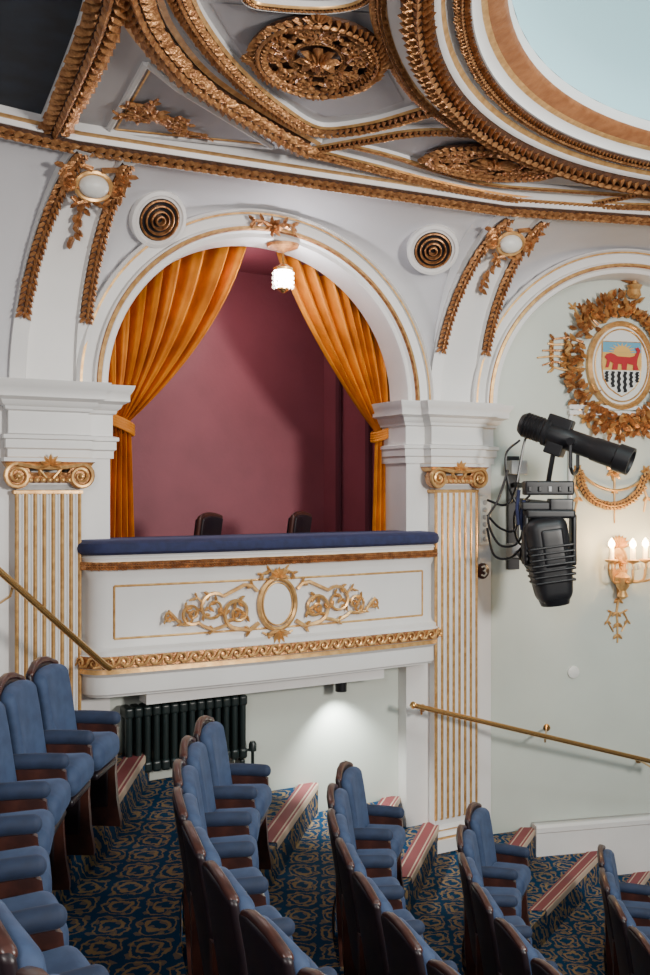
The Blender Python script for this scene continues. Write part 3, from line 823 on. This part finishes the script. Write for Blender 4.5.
for u0 in (-.34,.34):
    vine(mb,P,[(u0,.17),(u0-.04,.05),(u0+.0,-.06),(u0-.03,-.2)],.016,GOLDB,every=1); rosette(mb,P,(u0,.17),.06,6,.03,GOLDB)
rosette(mb,P,(.02,.17),.09,7,.03,GOLDB)
vine(mb,P,[(.02,.12),(.02,.0),(.02,-.1),(.02,-.3)],.012,GOLDB,every=1)
mb.obj('gilded_swag')
# sconce
mb=MB(); P=P2(617,565)
def bulge(mb,c,prof,m,n=12): lathe(mb,c,up,prof,m,n)
pl=[P.at(.085*math.cos(2*pi*k/24),.17*math.sin(2*pi*k/24),.02) for k in range(24)]
mb.poly(pl,GOLDB); tube(mb,pl+[pl[0]],.014,GOLDB)
rosette(mb,P,(0,.02),.08,6,.05,GOLDB)
for k in range(9): leaf(mb,P.at(0,.16,.03),F2.t*math.cos(pi*k/8)+up*(math.sin(pi*k/8)+.2),F2.n,.12,.04,.03,GOLDB)
bulge(mb,P.at(0,-.30,.1),[(0,.01),(.03,.05),(.08,.03),(.12,.06),(.2,.07),(.24,.02)],GOLDB)
vine(mb,P,[(0,-.2),(.01,-.3),(-.01,-.42),(0,-.52),(0,-.62),(0,-.70)],.014,GOLDB,every=1,ls=1.2)
for sg in (-1,1):
    vine(mb,P,[(0,-.45),(sg*.06,-.42),(sg*.1,-.5),(sg*.04,-.6)],.012,GOLDB,every=1)
arms=[(-.16,.16,.07),(.0,.24,.0),(.17,.16,.07),(.30,.10,.05)]
bulbs=[]
for ax,out,cz in arms:
    pts=[P.at(0,-.08,.06),P.at(ax*.4,-.14,.5*out+.05),P.at(ax*.9,-.12,out+.02),P.at(ax,-.02,out+.03),P.at(ax,.03,out+.03)]
    tube(mb,catmull(pts,5),.012,GOLDB,6)
    b=P.at(ax,.03,out+.03)
    bulge(mb,b,[(0,.015),(.02,.055),(.035,.06),(.04,.02)],GOLDB)
    bulge(mb,b+up*.04,[(0,.022),(.10,.022)],CANDLE)
    bulge(mb,b+up*.14,[(0,.012),(.02,.028),(.05,.026),(.085,.003)],BULB)
    bulbs.append(b+up*.17)
    for q in range(6):
        a=2*pi*q/6; bulge(mb,b+V((.055*math.cos(a),.055*math.sin(a),-.05)),[(0,.002),(.015,.010),(.05,.002)],CRYS,5)
mb.obj('wall_sconce')
mb=MB(); P=P2(573,672); lathe(mb,P.O,F2.n,[(0,.055),(.015,.055),(.02,.045)],PURE,20); mb.obj('wall_blanking_plate')
s,z=F1.S(482.5,520,.01); mb=MB()
rbox(mb,(s,.02,z),(.045,.02,.21),.008,PURE,lambda p:F1.W(p.x,p.y,p.z))
for j in range(6): lathe(mb,F1.W(s,.04,z-.16+.062*j),F1.n,[(0,.022),(.008,.022),(.012,.012)],GREY,12)
mb.obj('stage_socket_panel')
s,z=F1.S(483,571,.01); root=empty('seat_number_plate',F1.W(s,.0,z)); inv=Matrix.Translation(-root.location)
mb=MB(); lathe(mb,F1.W(s,0,z),F1.n,[(0,.068),(.01,.068),(.014,.062)],WOOD,24); o=mb.obj('disc',root); o.matrix_parent_inverse=inv
mb=MB(); P=Plane(F1.W(s,.020,z),F1.t,up,F1.n)
tube(mb,[P.at(-.022,.034,0),P.at(.006,.042,0),P.at(.024,.024,0),P.at(.014,.006,0),P.at(-.004,.002,0),P.at(.016,-.003,0),P.at(.027,-.022,0),P.at(.008,-.042,0),P.at(-.024,-.032,0)],.008,PURE)
o=mb.obj('numeral_three',root); o.matrix_parent_inverse=inv
# ---- stage lanterns
def WP(px,py,Y): return V(((px-325)/F0*Y,Y,(487.5-py)/F0*Y))
root=empty('stage_spotlight',WP(560,440,7.4)); inv=Matrix.Translation(-root.location)
def fin2(mb,n): o=mb.obj(n,root); o.matrix_parent_inverse=inv; return o
mb=MB(); a=WP(521,423,7.55); b=WP(631,462,7.15); ax=(b-a).normalized(); Lg=(b-a).length
lathe(mb,a,ax,[(0,.045),(.0,.075),(.03,.095),(.20,.095),(.21,.11),(.24,.11),(.25,.09),(.40,.09),(.41,.085),(.60,.085),(.61,.092),(Lg-.12,.095),(Lg-.11,.108),(Lg,.108),(Lg,.09),(Lg-.02,.085)],BLACK2,20)
for k in range(6): lathe(mb,a+ax*(.04+.025*k),ax,[(0,.102),(.008,.102)],BLACK,18)
sd=ax.cross(up).normalized(); u2=sd.cross(ax)
for sg in (-1,1):
    m0=a+ax*.45
    q=m0+sd*sg*.115
    tube(mb,[q+u2*.0,q-up*.2,m0+sd*sg*.06-up*.24,m0-up*.25],.014,BLACK)
    lathe(mb,q-sd*sg*.03,sd*sg,[(0,.03),(.05,.03)],BLACK,10)
def obx(c,A_,B_,C_): return lambda p:c+A_*p.x+B_*p.y+C_*p.z
rbox(mb,(0,0,0),(.10,.05,.07),.015,BLACK2,obx(a+ax*.30+u2*.08,ax,sd,u2))
rbox(mb,(0,0,0),(.07,.07,.05),.01,BLACK2,obx(a+ax*.33-u2*.10,ax,sd,u2))
lathe(mb,b-ax*.03,ax,[(0,.082),(.005,.08)],LENS,18)
fin2(mb,'profile_barrel')
mb=MB()
c0=WP(548,487,7.45)
ws=F2.S(515,500,-.18)[0]
tube(mb,[WP(553,455,7.4),WP(549,478,7.42),c0],.02,BLACK,8)
w0=F2.W(ws,-.2,c0.z+.02)
tube(mb,[w0,c0+V((.02,-.02,0))],.022,BLACK,8); tube(mb,[w0-up*.13,c0+V((.02,-.02,-.13))],.02,BLACK,8)
box(mb,(ws-.05,-.25,c0.z-.72),(ws+.05,-.20,c0.z+.27),BLACK2,lambda p:F2.W(p.x,p.y,p.z))
for dz in (.17,-.55):
    rbox(mb,(ws,-.14,c0.z+dz),(.075,.06,.06),.01,GREY,lambda p:F2.W(p.x,p.y,p.z))
tube(mb,[F2.W(ws,-.15,c0.z-.55),WP(532,573,7.5)],.02,BLACK,8)
rbox(mb,(0,0,0),(.19,.07,.055),.015,BLACK2,lambda p:WP(548,488,7.42)+p)
rbox(mb,(0,0,0),(.15,.06,.03),.01,BLACK2,lambda p:WP(540,506,7.42)+p)
rbox(mb,(0,0,0),(.09,.06,.05),.01,BLACK,lambda p:WP(560,505,7.40)+p)
for k in range(5): rbox(mb,(0,0,0),(.012,.075,.02),.004,GREY if k==2 else BLACK,lambda p:WP(528+10*k,489,7.41)+p)
fin2(mb,'mounting_arm')
mb=MB()
rnd=random.Random(3)
for pl in ([(508,470),(498,500),(488,520),(500,545),(520,540),(524,500)],[(520,440),(506,455),(510,490),(524,520),(520,560)],[(487,515),(500,528),(515,530),(522,505),(530,495)],[(487,500),(505,505),(515,490),(525,440),(535,428)],[(530,500),(515,512),(517,540),(530,548)],[(487,528),(494,555),(510,558),(524,545)]):
    tube(mb,catmull([WP(x,y,7.55+.04*rnd.random()) for x,y in pl],7),.010,BLACK,6)
for pl in ([(519,490),(517,510),(519,525)],[(524,500),(521,515),(522,530)]):
    tube(mb,catmull([WP(x,y,7.42) for x,y in pl],5),.014,VELB,6)
fin2(mb,'cables')
root=empty('moving_head_light',WP(550,550,7.4)); inv=Matrix.Translation(-root.location)
mb=MB()
hc=WP(549,560,7.4); rot=Matrix.Rotation(math.radians(-8),3,'Y')
def hd(p): 
    q=V(p); k=1-.22*max(0,(-q.z-.05)/.3); q=V((q.x*k,q.y*k,q.z)); return hc+rot@q
rbox(mb,(0,0,0),(.165,.14,.34),.09,BLACK2,hd)
for k in range(7): rbox(mb,(0,-.02,-.16+.045*k),(.170,.135,.010),.008,BLACK,hd)
rbox(mb,(.02,-.12,.10),(.09,.03,.15),.025,BLACK,hd)
lathe(mb,hc+rot@V((0,0,-.35)),rot@V((0,0,1)),[(0,.08),(.0,.11),(.05,.125)],BLACK,18)
for sg in (-1,1): rbox(mb,(sg*.185,0,.16),(.020,.06,.20),.018,BLACK,lambda p:hc+p)
rbox(mb,(0,0,.36),(.19,.08,.035),.02,BLACK2,lambda p:hc+p)
o=mb.obj('moving_head',root); o.matrix_parent_inverse=inv
# ------------------------------------------------------------------ lights
def area(loc,target,size,power,col,name):
    l=bpy.data.lights.new(name,'AREA'); l.shape='DISK'; l.size=size; l.energy=power; l.color=col
    o=bpy.data.objects.new(name,l); o.location=loc; d=V(target)-V(loc); o.rotation_euler=d.to_track_quat('-Z','Y').to_euler()
    bpy.context.scene.collection.objects.link(o)
def point(loc,power,col,r,name):
    l=bpy.data.lights.new(name,'POINT'); l.energy=power; l.color=col; l.shadow_soft_size=r
    o=bpy.data.objects.new(name,l); o.location=loc; bpy.context.scene.collection.objects.link(o)
area((4.6,.8,.6),(.2,7.4,.9),1.0,440,(1,.95,.88),'light_stage_side')
area((-1.0,-1.0,1.0),(.3,7.2,.3),1.2,110,(1,.96,.93),'light_circle_front')
area((2.3,4.6,1.9),(.4,6.4,-2.6),.8,30,(1,.95,.90),'light_dome_down')
point(L0+up*1.58+F1.n*.14,18,(.97,.95,1),.05,'light_lantern')
point(F1.W(1.7,-.9,1.5),22,(1,.85,.82),.15,'light_box_interior')
point(DC+V((0,0,2.7)),60,(.85,.97,1),.3,'light_dome')
for i,b in enumerate(bulbs[:3]): point(b+F2.n*.05,10.0,(1,.62,.28),.03,'light_candle')
l=bpy.data.lights.new('light_downlight','SPOT'); l.energy=75; l.spot_size=1.8; l.spot_blend=.8; l.color=(.95,1,.95); l.shadow_soft_size=.04
o=bpy.data.objects.new('light_downlight',l); o.location=F1.W(F1.S(341,684,.05)[0],.07,-1.61); o.rotation_euler=(math.radians(14),0,0); bpy.context.scene.collection.objects.link(o)
w=bpy.data.worlds.new('World'); bpy.context.scene.world=w; w.use_nodes=True
w.node_tree.nodes['Background'].inputs[0].default_value=(.9,.88,.93,1); w.node_tree.nodes['Background'].inputs[1].default_value=.10
# ------------------------------------------------------------------ camera
cd=bpy.data.cameras.new('camera'); cam=bpy.data.objects.new('camera',cd); bpy.context.scene.collection.objects.link(cam)
cd.sensor_fit='HORIZONTAL'; cd.sensor_width=36; cd.lens=36*F0/650; cam.rotation_euler=(pi/2,0,0); cd.clip_start=.05
bpy.context.scene.camera=cam
for o in bpy.context.scene.objects:
    if o.parent is None: o.location.z+=ZS
